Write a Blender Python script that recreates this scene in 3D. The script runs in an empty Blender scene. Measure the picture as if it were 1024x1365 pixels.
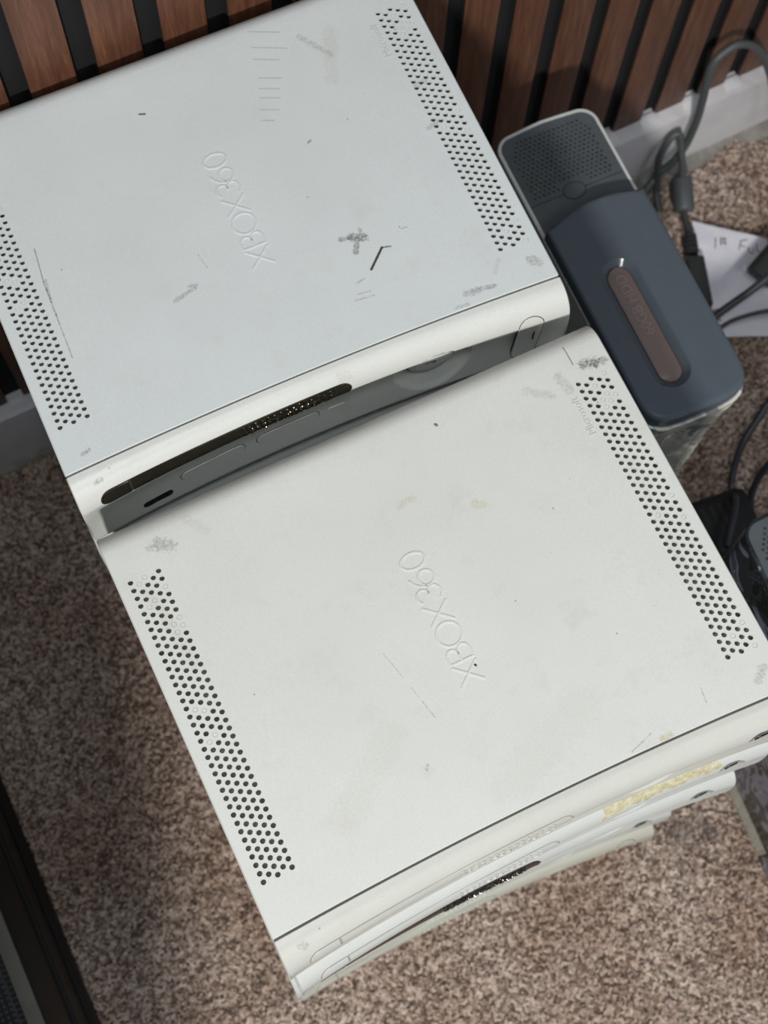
import bpy, bmesh, math, random
import numpy as np
from mathutils import Vector, Matrix
from mathutils.geometry import delaunay_2d_cdt

S = bpy.context.scene
C = S.collection
FLOOR = 518.0                      # mm; height of the top console's face above the carpet
def V(x, y, z): return Vector((x / 1000, y / 1000, (z + FLOOR) / 1000))

# ------------------------------------------------------------------ camera
cam = bpy.data.objects.new('camera', bpy.data.cameras.new('camera')); C.objects.link(cam)
Rc = Matrix(((0.9018625, 0.40483421, -0.15084195), (-0.43116789, 0.86539086, -0.25532902), (0.02717132, 0.29530988, 0.95501508)))
cam.matrix_world = Matrix.Translation(V(18.931, -39.966, 834.168)) @ Rc.to_4x4()
cam.data.sensor_fit = 'HORIZONTAL'; cam.data.sensor_width = 36
cam.data.lens = 2096.75 * 36 / 1024
cam.data.clip_start = 0.01
cam.data.dof.use_dof = True; cam.data.dof.focus_distance = 0.84; cam.data.dof.aperture_fstop = 17
S.camera = cam
# ------------------------------------------------------------------ world, lights, exposure
w = bpy.data.worlds.new('world'); S.world = w; w.use_nodes = True
w.node_tree.nodes['Background'].inputs[0].default_value = (0.80, 0.90, 1.0, 1)
w.node_tree.nodes['Background'].inputs[1].default_value = 0.22
def area(name, loc, target, size, power, color):
    l = bpy.data.lights.new(name, 'AREA'); l.shape = 'DISK'; l.size = size; l.energy = power; l.color = color
    o = bpy.data.objects.new(name, l); C.objects.link(o); o.location = loc
    o.rotation_euler = (Vector(target) - Vector(loc)).to_track_quat('-Z', 'Y').to_euler(); return o
area('ceiling_light', (-0.62, -1.60, 2.15), (0.2, 0.1, 0.3), 0.17, 58, (1.0, 0.975, 0.93))
area('far_ceiling_light', (1.15, -0.9, 2.15), (0.2, 0.1, 0.3), 0.8, 7, (0.94, 0.97, 1.0))
area('overhead_light', (-0.04, -0.20, 2.35), (0.2, 0.1, 0.3), 0.26, 7.5, (0.90, 0.96, 1.0))
S.view_settings.view_transform = 'Standard'; S.view_settings.look = 'None'
S.view_settings.gamma = 1; S.view_settings.use_curve_mapping = False
S.view_settings.exposure = 0.03

# ------------------------------------------------------------------ helpers
def srgb(r, g, b):
    f = lambda c: (c / 255 / 12.92) if c / 255 <= .04045 else ((c / 255 + .055) / 1.055) ** 2.4
    return (f(r), f(g), f(b), 1)
class NT:
    def __init__(s, name):
        s.m = bpy.data.materials.new(name); s.m.use_nodes = True; s.t = s.m.node_tree; s.n = s.t.nodes; s.l = s.t.links
        s.b = s.n['Principled BSDF']
    def new(s, k, **a):
        n = s.n.new(k)
        for x, y in a.items(): setattr(n, x, y)
        return n
    def link(s, a, b): s.l.new(a, b)
    def math(s, op, a, b=None, c=None):
        n = s.new('ShaderNodeMath', operation=op)
        for i, v in enumerate((a, b, c)):
            if v is None: continue
            if isinstance(v, (int, float)): n.inputs[i].default_value = v
            else: s.link(v, n.inputs[i])
        return n.outputs[0]
    def vmath(s, op, a, b=None):
        n = s.new('ShaderNodeVectorMath', operation=op)
        for i, v in enumerate((a, b)):
            if v is None: continue
            if isinstance(v, (tuple, list)): n.inputs[i].default_value = v
            else: s.link(v, n.inputs[i])
        return n
    def coords(s): return s.new('ShaderNodeTexCoord').outputs['Object']
    def noise(s, vec, scale, detail=2, rough=.5, dist=0):
        n = s.new('ShaderNodeTexNoise'); s.link(vec, n.inputs['Vector']); n.inputs['Scale'].default_value = scale
        n.inputs['Detail'].default_value = detail; n.inputs['Roughness'].default_value = rough; n.inputs['Distortion'].default_value = dist
        return n.outputs[0]
    def ramp(s, fac, stops, mode='LINEAR'):
        n = s.new('ShaderNodeValToRGB'); e = n.color_ramp.elements; n.color_ramp.interpolation = mode
        while len(e) < len(stops): e.new(.5)
        for i, (p, c) in enumerate(stops): e[i].position = p; e[i].color = c
        s.link(fac, n.inputs[0]); return n.outputs[0]
    def mix(s, fac, a, b, blend='MIX'):
        n = s.new('ShaderNodeMix', data_type='RGBA', blend_type=blend)
        for i, v in ((0, fac), (6, a), (7, b)):
            if isinstance(v, (int, float, tuple)): n.inputs[i].default_value = v
            else: s.link(v, n.inputs[i])
        return n.outputs[2]
    def bump(s, h, strength, dist):
        n = s.new('ShaderNodeBump'); n.inputs['Strength'].default_value = strength; n.inputs['Distance'].default_value = dist
        s.link(h, n.inputs['Height']); s.link(n.outputs[0], s.b.inputs['Normal'])
    def set(s, color=None, rough=None, metal=None, spec=None, coat=None):
        for k, v in (('Base Color', color), ('Roughness', rough), ('Metallic', metal), ('Specular IOR Level', spec), ('Coat Weight', coat)):
            if v is None: continue
            if isinstance(v, (int, float, tuple)): s.b.inputs[k].default_value = v
            else: s.link(v, s.b.inputs[k])
def simple(name, col, rough=.5, metal=0, spec=.5, var=.08, scale=60, bump=0, coat=0):
    t = NT(name); co = t.coords(); f = t.noise(co, scale, 4, .6)
    dark = tuple(c * (1 - var) for c in col[:3]) + (1,); lite = tuple(min(1, c * (1 + var)) for c in col[:3]) + (1,)
    t.set(t.ramp(f, [(.3, dark), (.7, lite)]), rough, metal, spec, coat)
    if bump: t.bump(t.noise(co, 1500, 2), bump, .0003)
    return t.m

# group: soft mask of a stroke from A to B with radius R, edges broken by noise
def seg_group():
    g = bpy.data.node_groups.new('stroke_mask', 'ShaderNodeTree')
    for n, k in (('P', 'NodeSocketVector'), ('A', 'NodeSocketVector'), ('B', 'NodeSocketVector'), ('R', 'NodeSocketFloat'), ('N', 'NodeSocketFloat')):
        g.interface.new_socket(n, in_out='INPUT', socket_type=k)
    g.interface.new_socket('M', in_out='OUTPUT', socket_type='NodeSocketFloat')
    i = g.nodes.new('NodeGroupInput'); o = g.nodes.new('NodeGroupOutput'); L = g.links.new
    def vm(op, a, b=None):
        n = g.nodes.new('ShaderNodeVectorMath'); n.operation = op; L(a, n.inputs[0])
        if b is not None: L(b, n.inputs[1])
        return n
    def mm(op, a, b):
        n = g.nodes.new('ShaderNodeMath'); n.operation = op
        for k, v in enumerate((a, b)):
            if isinstance(v, float): n.inputs[k].default_value = v
            else: L(v, n.inputs[k])
        return n
    pa = vm('SUBTRACT', i.outputs['P'], i.outputs['A']); ba = vm('SUBTRACT', i.outputs['B'], i.outputs['A'])
    d1 = vm('DOT_PRODUCT', pa.outputs[0], ba.outputs[0]); d2 = vm('DOT_PRODUCT', ba.outputs[0], ba.outputs[0])
    h = mm('DIVIDE', d1.outputs['Value'], d2.outputs['Value']); h.use_clamp = True
    sc = g.nodes.new('ShaderNodeVectorMath'); sc.operation = 'SCALE'; L(ba.outputs[0], sc.inputs[0]); L(h.outputs[0], sc.inputs['Scale'])
    e = vm('SUBTRACT', pa.outputs[0], sc.outputs[0]); ln = vm('LENGTH', e.outputs[0])
    q = mm('DIVIDE', ln.outputs['Value'], i.outputs['R']); q2 = mm('ADD', q.outputs[0], i.outputs['N'])
    mr = g.nodes.new('ShaderNodeMapRange'); mr.interpolation_type = 'SMOOTHSTEP'
    mr.inputs['From Min'].default_value = .55; mr.inputs['From Max'].default_value = 1.15; mr.inputs['To Min'].default_value = 1; mr.inputs['To Max'].default_value = 0
    L(q2.outputs[0], mr.inputs['Value']); L(mr.outputs[0], o.inputs['M'])
    return g
SEG = seg_group()

def white_plastic(name, tint=(214, 217, 214), marks=(), grime=.5, rough=.42):
    t = NT(name); co = t.coords()
    base = srgb(*tint)
    f = t.noise(co, 14, 5, .6)
    col = t.ramp(f, [(.3, tuple(c * .95 for c in base[:3]) + (1,)), (.65, base)])
    g = t.noise(co, 38, 6, .7)                       # grey-brown grime clouds
    gm = t.ramp(g, [(.56, (0, 0, 0, 1)), (.86, (grime * .7, grime * .7, grime * .7, 1))])
    col = t.mix(gm, col, srgb(176, 172, 158))
    sp = t.new('ShaderNodeTexVoronoi'); sp.inputs['Scale'].default_value = 95; t.link(co, sp.inputs['Vector'])
    sm = t.ramp(sp.outputs['Distance'], [(.035, (.55, .55, .55, 1)), (.07, (0, 0, 0, 1))])
    sel = t.noise(co, 60, 1); sm = t.math('MULTIPLY', sm, t.math('GREATER_THAN', sel, .60))
    col = t.mix(sm, col, srgb(95, 92, 86))
    fine = t.noise(co, 900, 2, .7)
    col = t.mix(t.ramp(fine, [(.35, (.10, .10, .10, 1)), (.6, (0, 0, 0, 1))]), col, srgb(150, 150, 145))
    brk = t.ramp(t.noise(co, 700, 5, .8), [(.36, (0, 0, 0, 1)), (.62, (1, 1, 1, 1))]); n1 = t.noise(co, 420, 4, .8); n2 = t.noise(co, 700, 2, .7)
    flat = t.vmath('MULTIPLY', co, (1, 1, 0)).outputs[0] if marks else None
    for (a, b, r, amp, strength, c) in marks:
        q = t.new('ShaderNodeGroup'); q.node_tree = SEG
        t.link(flat, q.inputs['P']); q.inputs['A'].default_value = (a[0] / 1000, a[1] / 1000, 0); q.inputs['B'].default_value = (b[0] / 1000, b[1] / 1000, 0)
        q.inputs['R'].default_value = r / 1000
        nn = t.math('MULTIPLY', t.math('SUBTRACT', n1 if amp > 1 else n2, .5), amp * 1.7); t.link(nn, q.inputs['N'])
        m_ = t.math('MULTIPLY', q.outputs[0], strength)
        if amp > 1: m_ = t.math('MULTIPLY', m_, brk)
        col = t.mix(m_, col, srgb(*c))
    t.set(col, rough, 0, .45)
    t.bump(t.math('ADD', t.noise(co, 1400, 2), t.math('MULTIPLY', t.noise(co, 120, 3), .6)), .10, .0004)
    return t.m

# ------------------------------------------------------------------ materials
G1, G2, G3 = (105, 103, 100), (60, 58, 52), (168, 160, 140)
marks_rear = [((221, 58.8), (209.5, 48.4), .9, .35, .95, (52, 48, 40)), ((221, 58.8), (226, 57.5), .6, .8, .7, G2),
 ((201, 73.4), (207, 72), 1.9, 1.3, .8, G1), ((207, 72), (214, 69), 3.1, 1.3, .95, G1), ((210, 70), (205.5, 62), 2.0, 1.4, .9, G1), ((214, 75), (213, 71), 1.3, 1.6, .6, G1),
 ((236.5, 65.5), (240, 65), .5, 1.2, .7, G1), ((197.6, 43.6), (203.2, 44.6), .6, 1.2, .7, G1), ((193, 34), (204.7, 32.6), .7, 1.6, .5, G1), ((196, 37), (203, 36), .6, 1.6, .5, G1),
 ((254, 11.5), (261, 10.8), 2.2, 1.8, .7, G1), ((264, 11), (271, 9.6), 1.6, 1.8, .7, G1), ((245, 6), (252, 5), 1.2, 1.8, .5, G1),
 ((97, 75.5), (110, 79), 1.5, 1.7, .6, G1), ((107, 81), (112, 80), 1.2, 1.8, .5, G1),
 ((34, 139), (31.4, 117), .45, 1.0, .6, G1), ((31.4, 117), (30.6, 95), .6, 1.1, .8, G2), ((30.6, 95), (29.6, 66), .45, 1.2, .75, G2), ((33, 118), (31, 104), .8, 1.7, .5, G1),
 ((123.4, 198.4), (126.5, 197.2), .75, .4, .85, G2), ((298, 16), (301, 13), 3.2, 1.9, .6, (120, 112, 95)), ((275, 17), (281, 24), 1.6, 1.9, .4, G3),
 ((209, 140), (211, 141), .7, .5, .6, (120, 60, 60)), ((240, 175), (252, 205), 5, 1.8, .28, G3), ((233, 210), (246, 190), 2, 1.9, .4, G1), ((14, 9), (18, 10), 1.4, 1.7, .6, G1),
 ((120, 98), (122, 88), .5, 1.5, .4, G1), ((280, 120), (286, 122), 2.0, 1.4, .45, (120, 110, 95)), ((285, 150), (291, 150), 2.2, 1.4, .4, (120, 110, 95))]
for k, (yy, ww) in enumerate([(225, 22), (214, 24), (206, 18), (193, 16), (186, 14), (180, 14), (172, 12), (165, 8)]):
    marks_rear.append(((206 - k * 2.3, yy), (206 - k * 2.3 + ww * .8, yy - ww * .36), .5, .7, .38, (130, 130, 125)))
marks_front = [((287, 229), (287.3, 217), .4, .8, .65, G2), ((199.5, 217.9), (200, 217), .9, .6, .8, G2), ((158.3, 84.5), (158.5, 84.1), .8, .1, .95, (20, 20, 20)),
 ((116, 111), (120, 95), .35, 1.9, .4, G1), ((121.5, 88), (123, 81), .35, 1.9, .4, G1), ((123.6, 79), (126, 68), .4, 1.8, .55, G1), ((231, 5.6), (236, 5.4), 2.2, 1.3, .85, (185, 172, 140)),
 ((213, 6.5), (227, 10.8), .5, 1.5, .55, G1), ((263, 21), (262, 13), .5, 1.4, .5, G1), ((30, 219), (36, 216), 4.2, 1.9, .55, (95, 85, 65)), ((24, 219), (30, 219), 2, 2, .4, G1),
 ((293, 11), (299, 16), 2.5, 1.9, .5, G1), ((293, 215), (299, 213), 3.6, 1.95, .85, (50, 44, 30)), ((299, 212), (305, 212), 2.6, 1.95, .7, (70, 64, 50)), ((276, 214), (278, 204), 3.2, 1.5, .35, G1),
 ((160, 183), (169, 184), 2.2, 1.6, .45, (178, 172, 130)), ((199, 166), (203, 164), 3, 1.6, .5, (178, 172, 130)), ((50, 226), (57, 215), 3, 1.5, .25, G3), ((15, 196), (22, 150), 3.5, 1.8, .3, G3),
 ((290, 150), (287, 60), 3, 1.9, .22, G3), ((150, 20), (200, 40), 12, 1.6, .14, G3), ((60, 40), (100, 70), 10, 1.6, .16, G3), ((110, 45), (111, 47), 1, 1.5, .6, G1), ((255, 214), (268, 205), 2.5, 1.9, .3, G1)]
M = {}
M['white_front'] = white_plastic('worn_white_plastic_front', (210, 212, 207), marks_front, .5)
M['white_rear'] = white_plastic('worn_white_plastic_rear', (207, 213, 213), marks_rear, .35)
M['white'] = white_plastic('white_plastic', (196, 198, 195), (), .25, .38)
M['cream'] = white_plastic('yellowed_plastic', (190, 191, 178), (), .5, .4)
M['white_face_a'] = white_plastic('face_plastic_warm', (192, 192, 185), [((12, -8), (14, -9), 2, 1.6, .4, G1)], .35, .34)
M['white_face_b'] = white_plastic('face_plastic_cool', (205, 207, 202), [((14, -9), (18, -8.4), 1.3, 1.8, .6, G1), ((166, -5), (170, -6), 3, 1.5, .35, G3)], .3, .34)
M['gap'] = simple('dark_gap', srgb(38, 37, 34), .7)
M['soft_gap'] = simple('soft_gap', srgb(150, 148, 140), .6)
M['chassis'] = simple('shield_metal', srgb(118, 119, 108), .6, .0, var=.5, scale=110)
M['chrome'] = simple('tray_chrome', srgb(120, 116, 104), .12, 1.0, var=.06)
M['bright_chrome'] = simple('bright_chrome', srgb(205, 205, 200), .14, 1.0, var=.04)
M['black_gloss'] = simple('black_gloss', srgb(22, 22, 22), .2)
M['foot'] = simple('foot_rubber', srgb(90, 90, 88), .8)
M['cap_grey'] = simple('cap_grey_plastic', srgb(76, 82, 86), .42, bump=.15)
M['rim'] = simple('rim_plastic', srgb(186, 184, 174), .45)
M['hdd'] = simple('drive_grey_plastic', srgb(80, 89, 97), .20, spec=.5, var=.03, bump=.06)
M['hdd_insert'] = simple('drive_insert', srgb(128, 113, 108), .45, .25, var=.03)
M['hdd_text'] = simple('drive_text', srgb(148, 138, 134), .4, .3)
M['cable_grey'] = simple('cable_rubber_grey', srgb(72, 77, 77), .5, var=.05)
M['cable_black'] = simple('cable_rubber_black', srgb(46, 48, 53), .42, var=.05)
M['plug'] = simple('plug_plastic', srgb(44, 46, 46), .5)
M['black'] = simple('black_plastic', srgb(9, 9, 10), .6, bump=.1)
M['black_dull'] = simple('black_fabric', srgb(17, 16, 18), .85)
M['grey_trim'] = simple('grey_trim', srgb(92, 89, 81), .7)
M['ink'] = simple('pencil_ink', srgb(70, 70, 78), .7)
M['gold'] = simple('gold_tie', srgb(150, 112, 40), .3, .9)
M['felt'] = simple('black_felt', srgb(9, 8, 13), .95, var=.3, scale=400)
M['caulk'] = simple('grey_caulk', srgb(128, 124, 118), .8, var=.3, scale=60)
def paper_mat():
    t = NT('paper'); co = t.coords(); t.set(t.ramp(t.noise(co, 30, 3), [(.3, srgb(212, 210, 220)), (.7, srgb(228, 227, 234))]), .75); t.bump(t.noise(co, 25, 3), .5, .006); return t.m
M['paper'] = paper_mat()
def clear_mat():      # thin clear film: mostly see-through with a sharp gloss
    t = NT('clear_film'); co = t.coords(); tr = t.new('ShaderNodeBsdfTransparent'); tr.inputs[0].default_value = (.985, .985, .985, 1)
    gl = t.new('ShaderNodeBsdfGlossy'); gl.inputs['Roughness'].default_value = .09; mx = t.new('ShaderNodeMixShader')
    bp = t.new('ShaderNodeBump'); bp.inputs['Strength'].default_value = .7; bp.inputs['Distance'].default_value = .003; t.link(t.noise(co, 110, 3), bp.inputs['Height']); t.link(bp.outputs[0], gl.inputs['Normal'])
    fr = t.new('ShaderNodeFresnel'); fr.inputs[0].default_value = 1.6; t.link(t.math('MULTIPLY', fr.outputs[0], .40), mx.inputs[0])
    t.link(tr.outputs[0], mx.inputs[1]); t.link(gl.outputs[0], mx.inputs[2]); t.link(mx.outputs[0], t.n['Material Output'].inputs[0]); return t.m
M['film'] = clear_mat()
def tape_mat():
    t = NT('tape_residue'); co = t.coords(); f = t.noise(co, 260, 5, .7)
    c = t.ramp(f, [(.3, srgb(158, 150, 120)), (.52, srgb(190, 183, 152)), (.75, srgb(212, 208, 188))])
    t.set(c, .7); t.bump(f, .5, .0006); return t.m
M['tape'] = tape_mat()
def camo(name, cols, cut=True, scale=26):
    t = NT(name); co = t.coords()
    wv = t.vmath('ADD', co, None); n = t.new('ShaderNodeTexNoise'); t.link(co, n.inputs['Vector']); n.inputs['Scale'].default_value = 18; n.inputs['Detail'].default_value = 2
    sc = t.vmath('SCALE', n.outputs['Color']); sc.inputs['Scale'].default_value = .05
    ad = t.vmath('ADD', co, sc.outputs[0])
    f = t.noise(ad.outputs[0], scale, 1.5, .45, 1.2)
    g = t.noise(ad.outputs[0], scale * 2.2, 1, .4, 1.5)
    k = t.ramp(t.math('ADD', t.math('MULTIPLY', f, .75), t.math('MULTIPLY', g, .25)), [(0, cols[0]), (.42, cols[1]), (.50, cols[2]), (.56, cols[3]), (.63, cols[4])], 'CONSTANT')
    if cut:     # bare plastic shows where the skin is cut out over the vent bands
        sp = t.new('ShaderNodeSeparateXYZ'); t.link(co, sp.inputs[0])
        xm = t.math('GREATER_THAN', sp.outputs[0], .280)
        ym = t.math('MULTIPLY', t.math('GREATER_THAN', sp.outputs[1], .024), t.math('LESS_THAN', sp.outputs[1], .211))
        k = t.mix(t.math('MULTIPLY', xm, ym), k, srgb(176, 175, 164))
    t.set(k, .16, 0, .55); return t.m
M['camo'] = camo('dark_camo_skin', [srgb(30, 34, 34), srgb(48, 54, 60), srgb(122, 124, 140), srgb(70, 78, 92), srgb(176, 176, 190)], True, 17)
M['camo_light'] = camo('pale_camo_skin', [srgb(130, 134, 140), srgb(204, 202, 190), srgb(178, 178, 170), srgb(218, 216, 206), srgb(150, 152, 154)], False, 22)
def wood():
    t = NT('walnut_slat'); co = t.coords(); oi = t.new('ShaderNodeObjectInfo')
    mp = t.new('ShaderNodeMapping'); mp.inputs['Scale'].default_value = (1, 1, .07); t.link(co, mp.inputs[0])
    off = t.new('ShaderNodeCombineXYZ'); t.link(t.math('MULTIPLY', oi.outputs['Random'], 9), off.inputs[0]); t.link(t.math('MULTIPLY', oi.outputs['Random'], 3), off.inputs[2])
    p = t.vmath('ADD', mp.outputs[0], off.outputs[0]).outputs[0]
    f = t.noise(p, 170, 5, .65, .9); g = t.noise(p, 620, 3, .7)
    c = t.ramp(f, [(.28, srgb(74, 46, 33)), (.5, srgb(99, 64, 46)), (.72, srgb(122, 82, 60))])
    c = t.mix(t.ramp(g, [(.4, (.35, .35, .35, 1)), (.6, (0, 0, 0, 1))]), c, srgb(74, 48, 38))
    t.set(c, .5, 0, .35); t.bump(g, .15, .0005); return t.m
M['wood'] = wood()
def carpet():
    t = NT('carpet'); co = t.coords()
    v = t.new('ShaderNodeTexVoronoi'); v.inputs['Scale'].default_value = 400; t.link(co, v.inputs['Vector'])
    h = t.new('ShaderNodeSeparateColor'); t.link(v.outputs['Color'], h.inputs[0])
    n = t.noise(co, 420, 4, .75)
    f = t.math('ADD', t.math('MULTIPLY', h.outputs[0], .45), t.math('MULTIPLY', n, .75))
    c = t.ramp(f, [(.32, srgb(70, 54, 45)), (.48, srgb(124, 104, 92)), (.66, srgb(182, 162, 148)), (.86, srgb(226, 211, 198))])
    big = t.ramp(t.noise(co, 9, 3), [(.35, srgb(228, 216, 208)), (.65, (1, 1, 1, 1))])
    c = t.mix(1.0, c, big, 'MULTIPLY')
    t.set(c, .95, 0, .1); t.b.inputs['Sheen Weight'].default_value = .15
    t.bump(t.noise(co, 700, 3, .7), .9, .002); return t.m
M['carpet'] = carpet()
def paint():
    t = NT('baseboard_paint'); co = t.coords()
    f = t.noise(co, 9, 5, .65)
    t.set(t.ramp(f, [(.3, srgb(176, 173, 176)), (.6, srgb(198, 196, 198))]), .5); t.bump(t.noise(co, 160, 3), .15, .001); return t.m
M['paint'] = paint()

# ------------------------------------------------------------------ object helpers
def mesh_of(name, verts, faces, mats, smooth=True, sharp=35, fm=None):
    me = bpy.data.meshes.new(name); me.from_pydata([tuple(v) for v in verts], [], faces); me.update()
    for m in (mats if isinstance(mats, (list, tuple)) else [mats]): me.materials.append(m)
    if fm: me.polygons.foreach_set('material_index', fm)
    if smooth:
        me.polygons.foreach_set('use_smooth', [True] * len(me.polygons))
        me.set_sharp_from_angle(angle=math.radians(sharp))
    return me
def put(name, me, parent=None, loc=None, kind=None, label=None):
    o = bpy.data.objects.new(name, me); C.objects.link(o)
    if parent: o.parent = parent
    if loc is not None: o.location = loc
    if kind: o['kind'] = kind
    if label: o['label'] = label
    return o
def thing(name, label, cat, mat=None, group=None):
    o = bpy.data.objects.new(name, None); C.objects.link(o); o.empty_display_size = .02
    o['label'] = label; o['category'] = cat
    if group: o['group'] = group
    if mat is not None: o.matrix_world = mat
    return o
def tag(o, label, cat, group=None):
    o['label'] = label; o['category'] = cat
    if group: o['group'] = group
    return o
class B:
    """mesh builder in millimetres"""
    def __init__(s): s.v = []; s.f = []; s.m = []
    def add(s, vs, fs, m=0):
        k = len(s.v); s.v += [tuple(v) for v in vs]; s.f += [tuple(i + k for i in f) for f in fs]; s.m += [m] * len(fs)
    def box(s, c, d, rot=None, m=0, bev=0):
        cx, cy, cz = c; a, b, e = d[0] / 2, d[1] / 2, d[2] / 2
        if bev:
            bm = bmesh.new(); bmesh.ops.create_cube(bm, size=1); bmesh.ops.scale(bm, vec=d, verts=bm.verts)
            bmesh.ops.bevel(bm, geom=bm.edges[:], offset=bev, segments=2, affect='EDGES', profile=.5)
            vs = [v.co.copy() for v in bm.verts]; bm.verts.index_update(); fs = [[v.index for v in f.verts] for f in bm.faces]; bm.free()
        else:
            vs = [Vector((x * a, y * b, z * e)) for x in (-1, 1) for y in (-1, 1) for z in (-1, 1)]
            fs = [(0, 1, 3, 2), (4, 6, 7, 5), (0, 4, 5, 1), (2, 3, 7, 6), (0, 2, 6, 4), (1, 5, 7, 3)]
        if rot is not None: vs = [rot @ v for v in vs]
        s.add([(v[0] + cx, v[1] + cy, v[2] + cz) for v in vs], fs, m)
    def tube(s, pts, r, n=12, m=0, cap=True):
        pts = [Vector(p) for p in pts]; rs = r if isinstance(r, (list, tuple)) else [r] * len(pts)
        t0 = (pts[1] - pts[0]).normalized(); up = Vector((0, 0, 1)) if abs(t0.z) < .9 else Vector((1, 0, 0))
        nrm = t0.cross(up).normalized(); vs = []; fs = []
        for i, p in enumerate(pts):
            t = (pts[min(i + 1, len(pts) - 1)] - pts[max(i - 1, 0)]).normalized()
            nrm = (nrm - t * nrm.dot(t)).normalized(); bn = t.cross(nrm)
            for k in range(n):
                a = 2 * math.pi * k / n; vs.append(p + (nrm * math.cos(a) + bn * math.sin(a)) * rs[i])
        for i in range(len(pts) - 1):
            for k in range(n): fs.append((i * n + k, i * n + (k + 1) % n, (i + 1) * n + (k + 1) % n, (i + 1) * n + k))
        if cap: fs += [tuple(range(n))[::-1], tuple((len(pts) - 1) * n + k for k in range(n))]
        s.add(vs, fs, m)
    def mesh(s, name, mats, smooth=True, sharp=35):
        return mesh_of(name, [(x / 1000, y / 1000, z / 1000) for x, y, z in s.v], s.f, mats, smooth, sharp, s.m)
def spline(pts, n=8):
    P = [Vector(p) for p in pts]; P = [P[0] * 2 - P[1]] + P + [P[-1] * 2 - P[-2]]; out = []
    for i in range(1, len(P) - 2):
        for k in range(n):
            t = k / n; a, b, c, d = P[i - 1:i + 3]
            out.append(.5 * ((2 * b) + (c - a) * t + (2 * a - 5 * b + 4 * c - d) * t * t + (-a + 3 * b - 3 * c + d) * t ** 3))
    out.append(P[-2]); return out

# ================================================================== THE SETTING
WY = 0.024; K = (519.5 + 39.966) / (674.75 + 39.966)
wdir = Vector((math.cos(WY), math.sin(WY), 0)); wn = Vector((-math.sin(WY), math.cos(WY), 0))
def wall_pt(u, off=0):    # u along the wall from x=0 (mm), off towards the room
    return Vector((0, 519.5, 0)) + wdir * u - wn * off
PITCH = 56.629 * K; SW = 38.145 * K; U0 = (88.263 - 18.93) * K + 18.93
Rw = Matrix.Rotation(WY, 4, 'Z')
# carpet floor: fine pile relief
rng = np.random.default_rng(7)
def carpet_mesh():
    x0, x1, y0, y1, st = -420, 1150, -420, 548, 2.2
    nx = int((x1 - x0) / st) + 1; ny = int((y1 - y0) / st) + 1
    X, Y = np.meshgrid(x0 + np.arange(nx) * st, y0 + np.arange(ny) * st)
    X = X + rng.uniform(-.8, .8, X.shape); Y = Y + rng.uniform(-.8, .8, Y.shape)
    Z = rng.normal(0, 1.0, X.shape)
    def up(s, amp):
        a = rng.normal(0, 1, (ny // s + 3, nx // s + 3)); yi = np.arange(ny) / s; xi = np.arange(nx) / s
        y_ = yi.astype(int); x_ = xi.astype(int); fy = (yi - y_)[:, None]; fx = (xi - x_)[None, :]
        return amp * ((a[y_][:, x_] * (1 - fx) + a[y_][:, x_ + 1] * fx) * (1 - fy) + (a[y_ + 1][:, x_] * (1 - fx) + a[y_ + 1][:, x_ + 1] * fx) * fy)
    Z = Z + up(2, 1.3) + up(5, .9) + up(24, .5)
    Z = np.clip(Z - .8, -5, 2.2) - 1.6
    co = np.stack([X, Y, Z + 0 * X], -1).reshape(-1, 3) / 1000
    i = (np.arange(ny - 1)[:, None] * nx + np.arange(nx - 1)[None, :]).ravel()
    q = np.stack([i, i + 1, i + 1 + nx, i + nx], -1)
    me = bpy.data.meshes.new('floor'); me.vertices.add(len(co)); me.vertices.foreach_set('co', co.ravel())
    me.loops.add(q.size); me.loops.foreach_set('vertex_index', q.ravel()); me.polygons.add(len(q))
    me.polygons.foreach_set('loop_start', np.arange(len(q)) * 4); me.polygons.foreach_set('loop_total', np.full(len(q), 4))
    me.update(calc_edges=True); me.materials.append(M['carpet']); me.polygons.foreach_set('use_smooth', [True] * len(q)); return me
fl = put('floor', carpet_mesh(), kind='structure', label='brown and beige speckled cut-pile carpet')

# wall: felt backing with walnut slats, each a part
bk = B()
bk.box((360, 7 + 6, 0 + 40), (1640, 12, 1200)); wall = put('wall_back', bk.mesh('wall_back', M['felt'], False), kind='structure', label='wall panel of upright walnut slats on black felt')
wall.matrix_world = Matrix.Translation(V(*wall_pt(0))) @ Rw
def slat_mesh():
    b = B(); b.box((SW / 2, 1, 0), (SW, 2, 1096), bev=.35); b.box((SW / 2, 4.5, 0), (SW - .2, 5, 1096), m=1); return b.mesh('slat', [M['wood'], M['felt']], True, 40)
sm = slat_mesh()
for k in range(-6, 26):
    u = U0 + k * PITCH
    put('slat', sm, wall, (u / 1000, 0, (548 - 424 + 0.5) / 1000))
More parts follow.
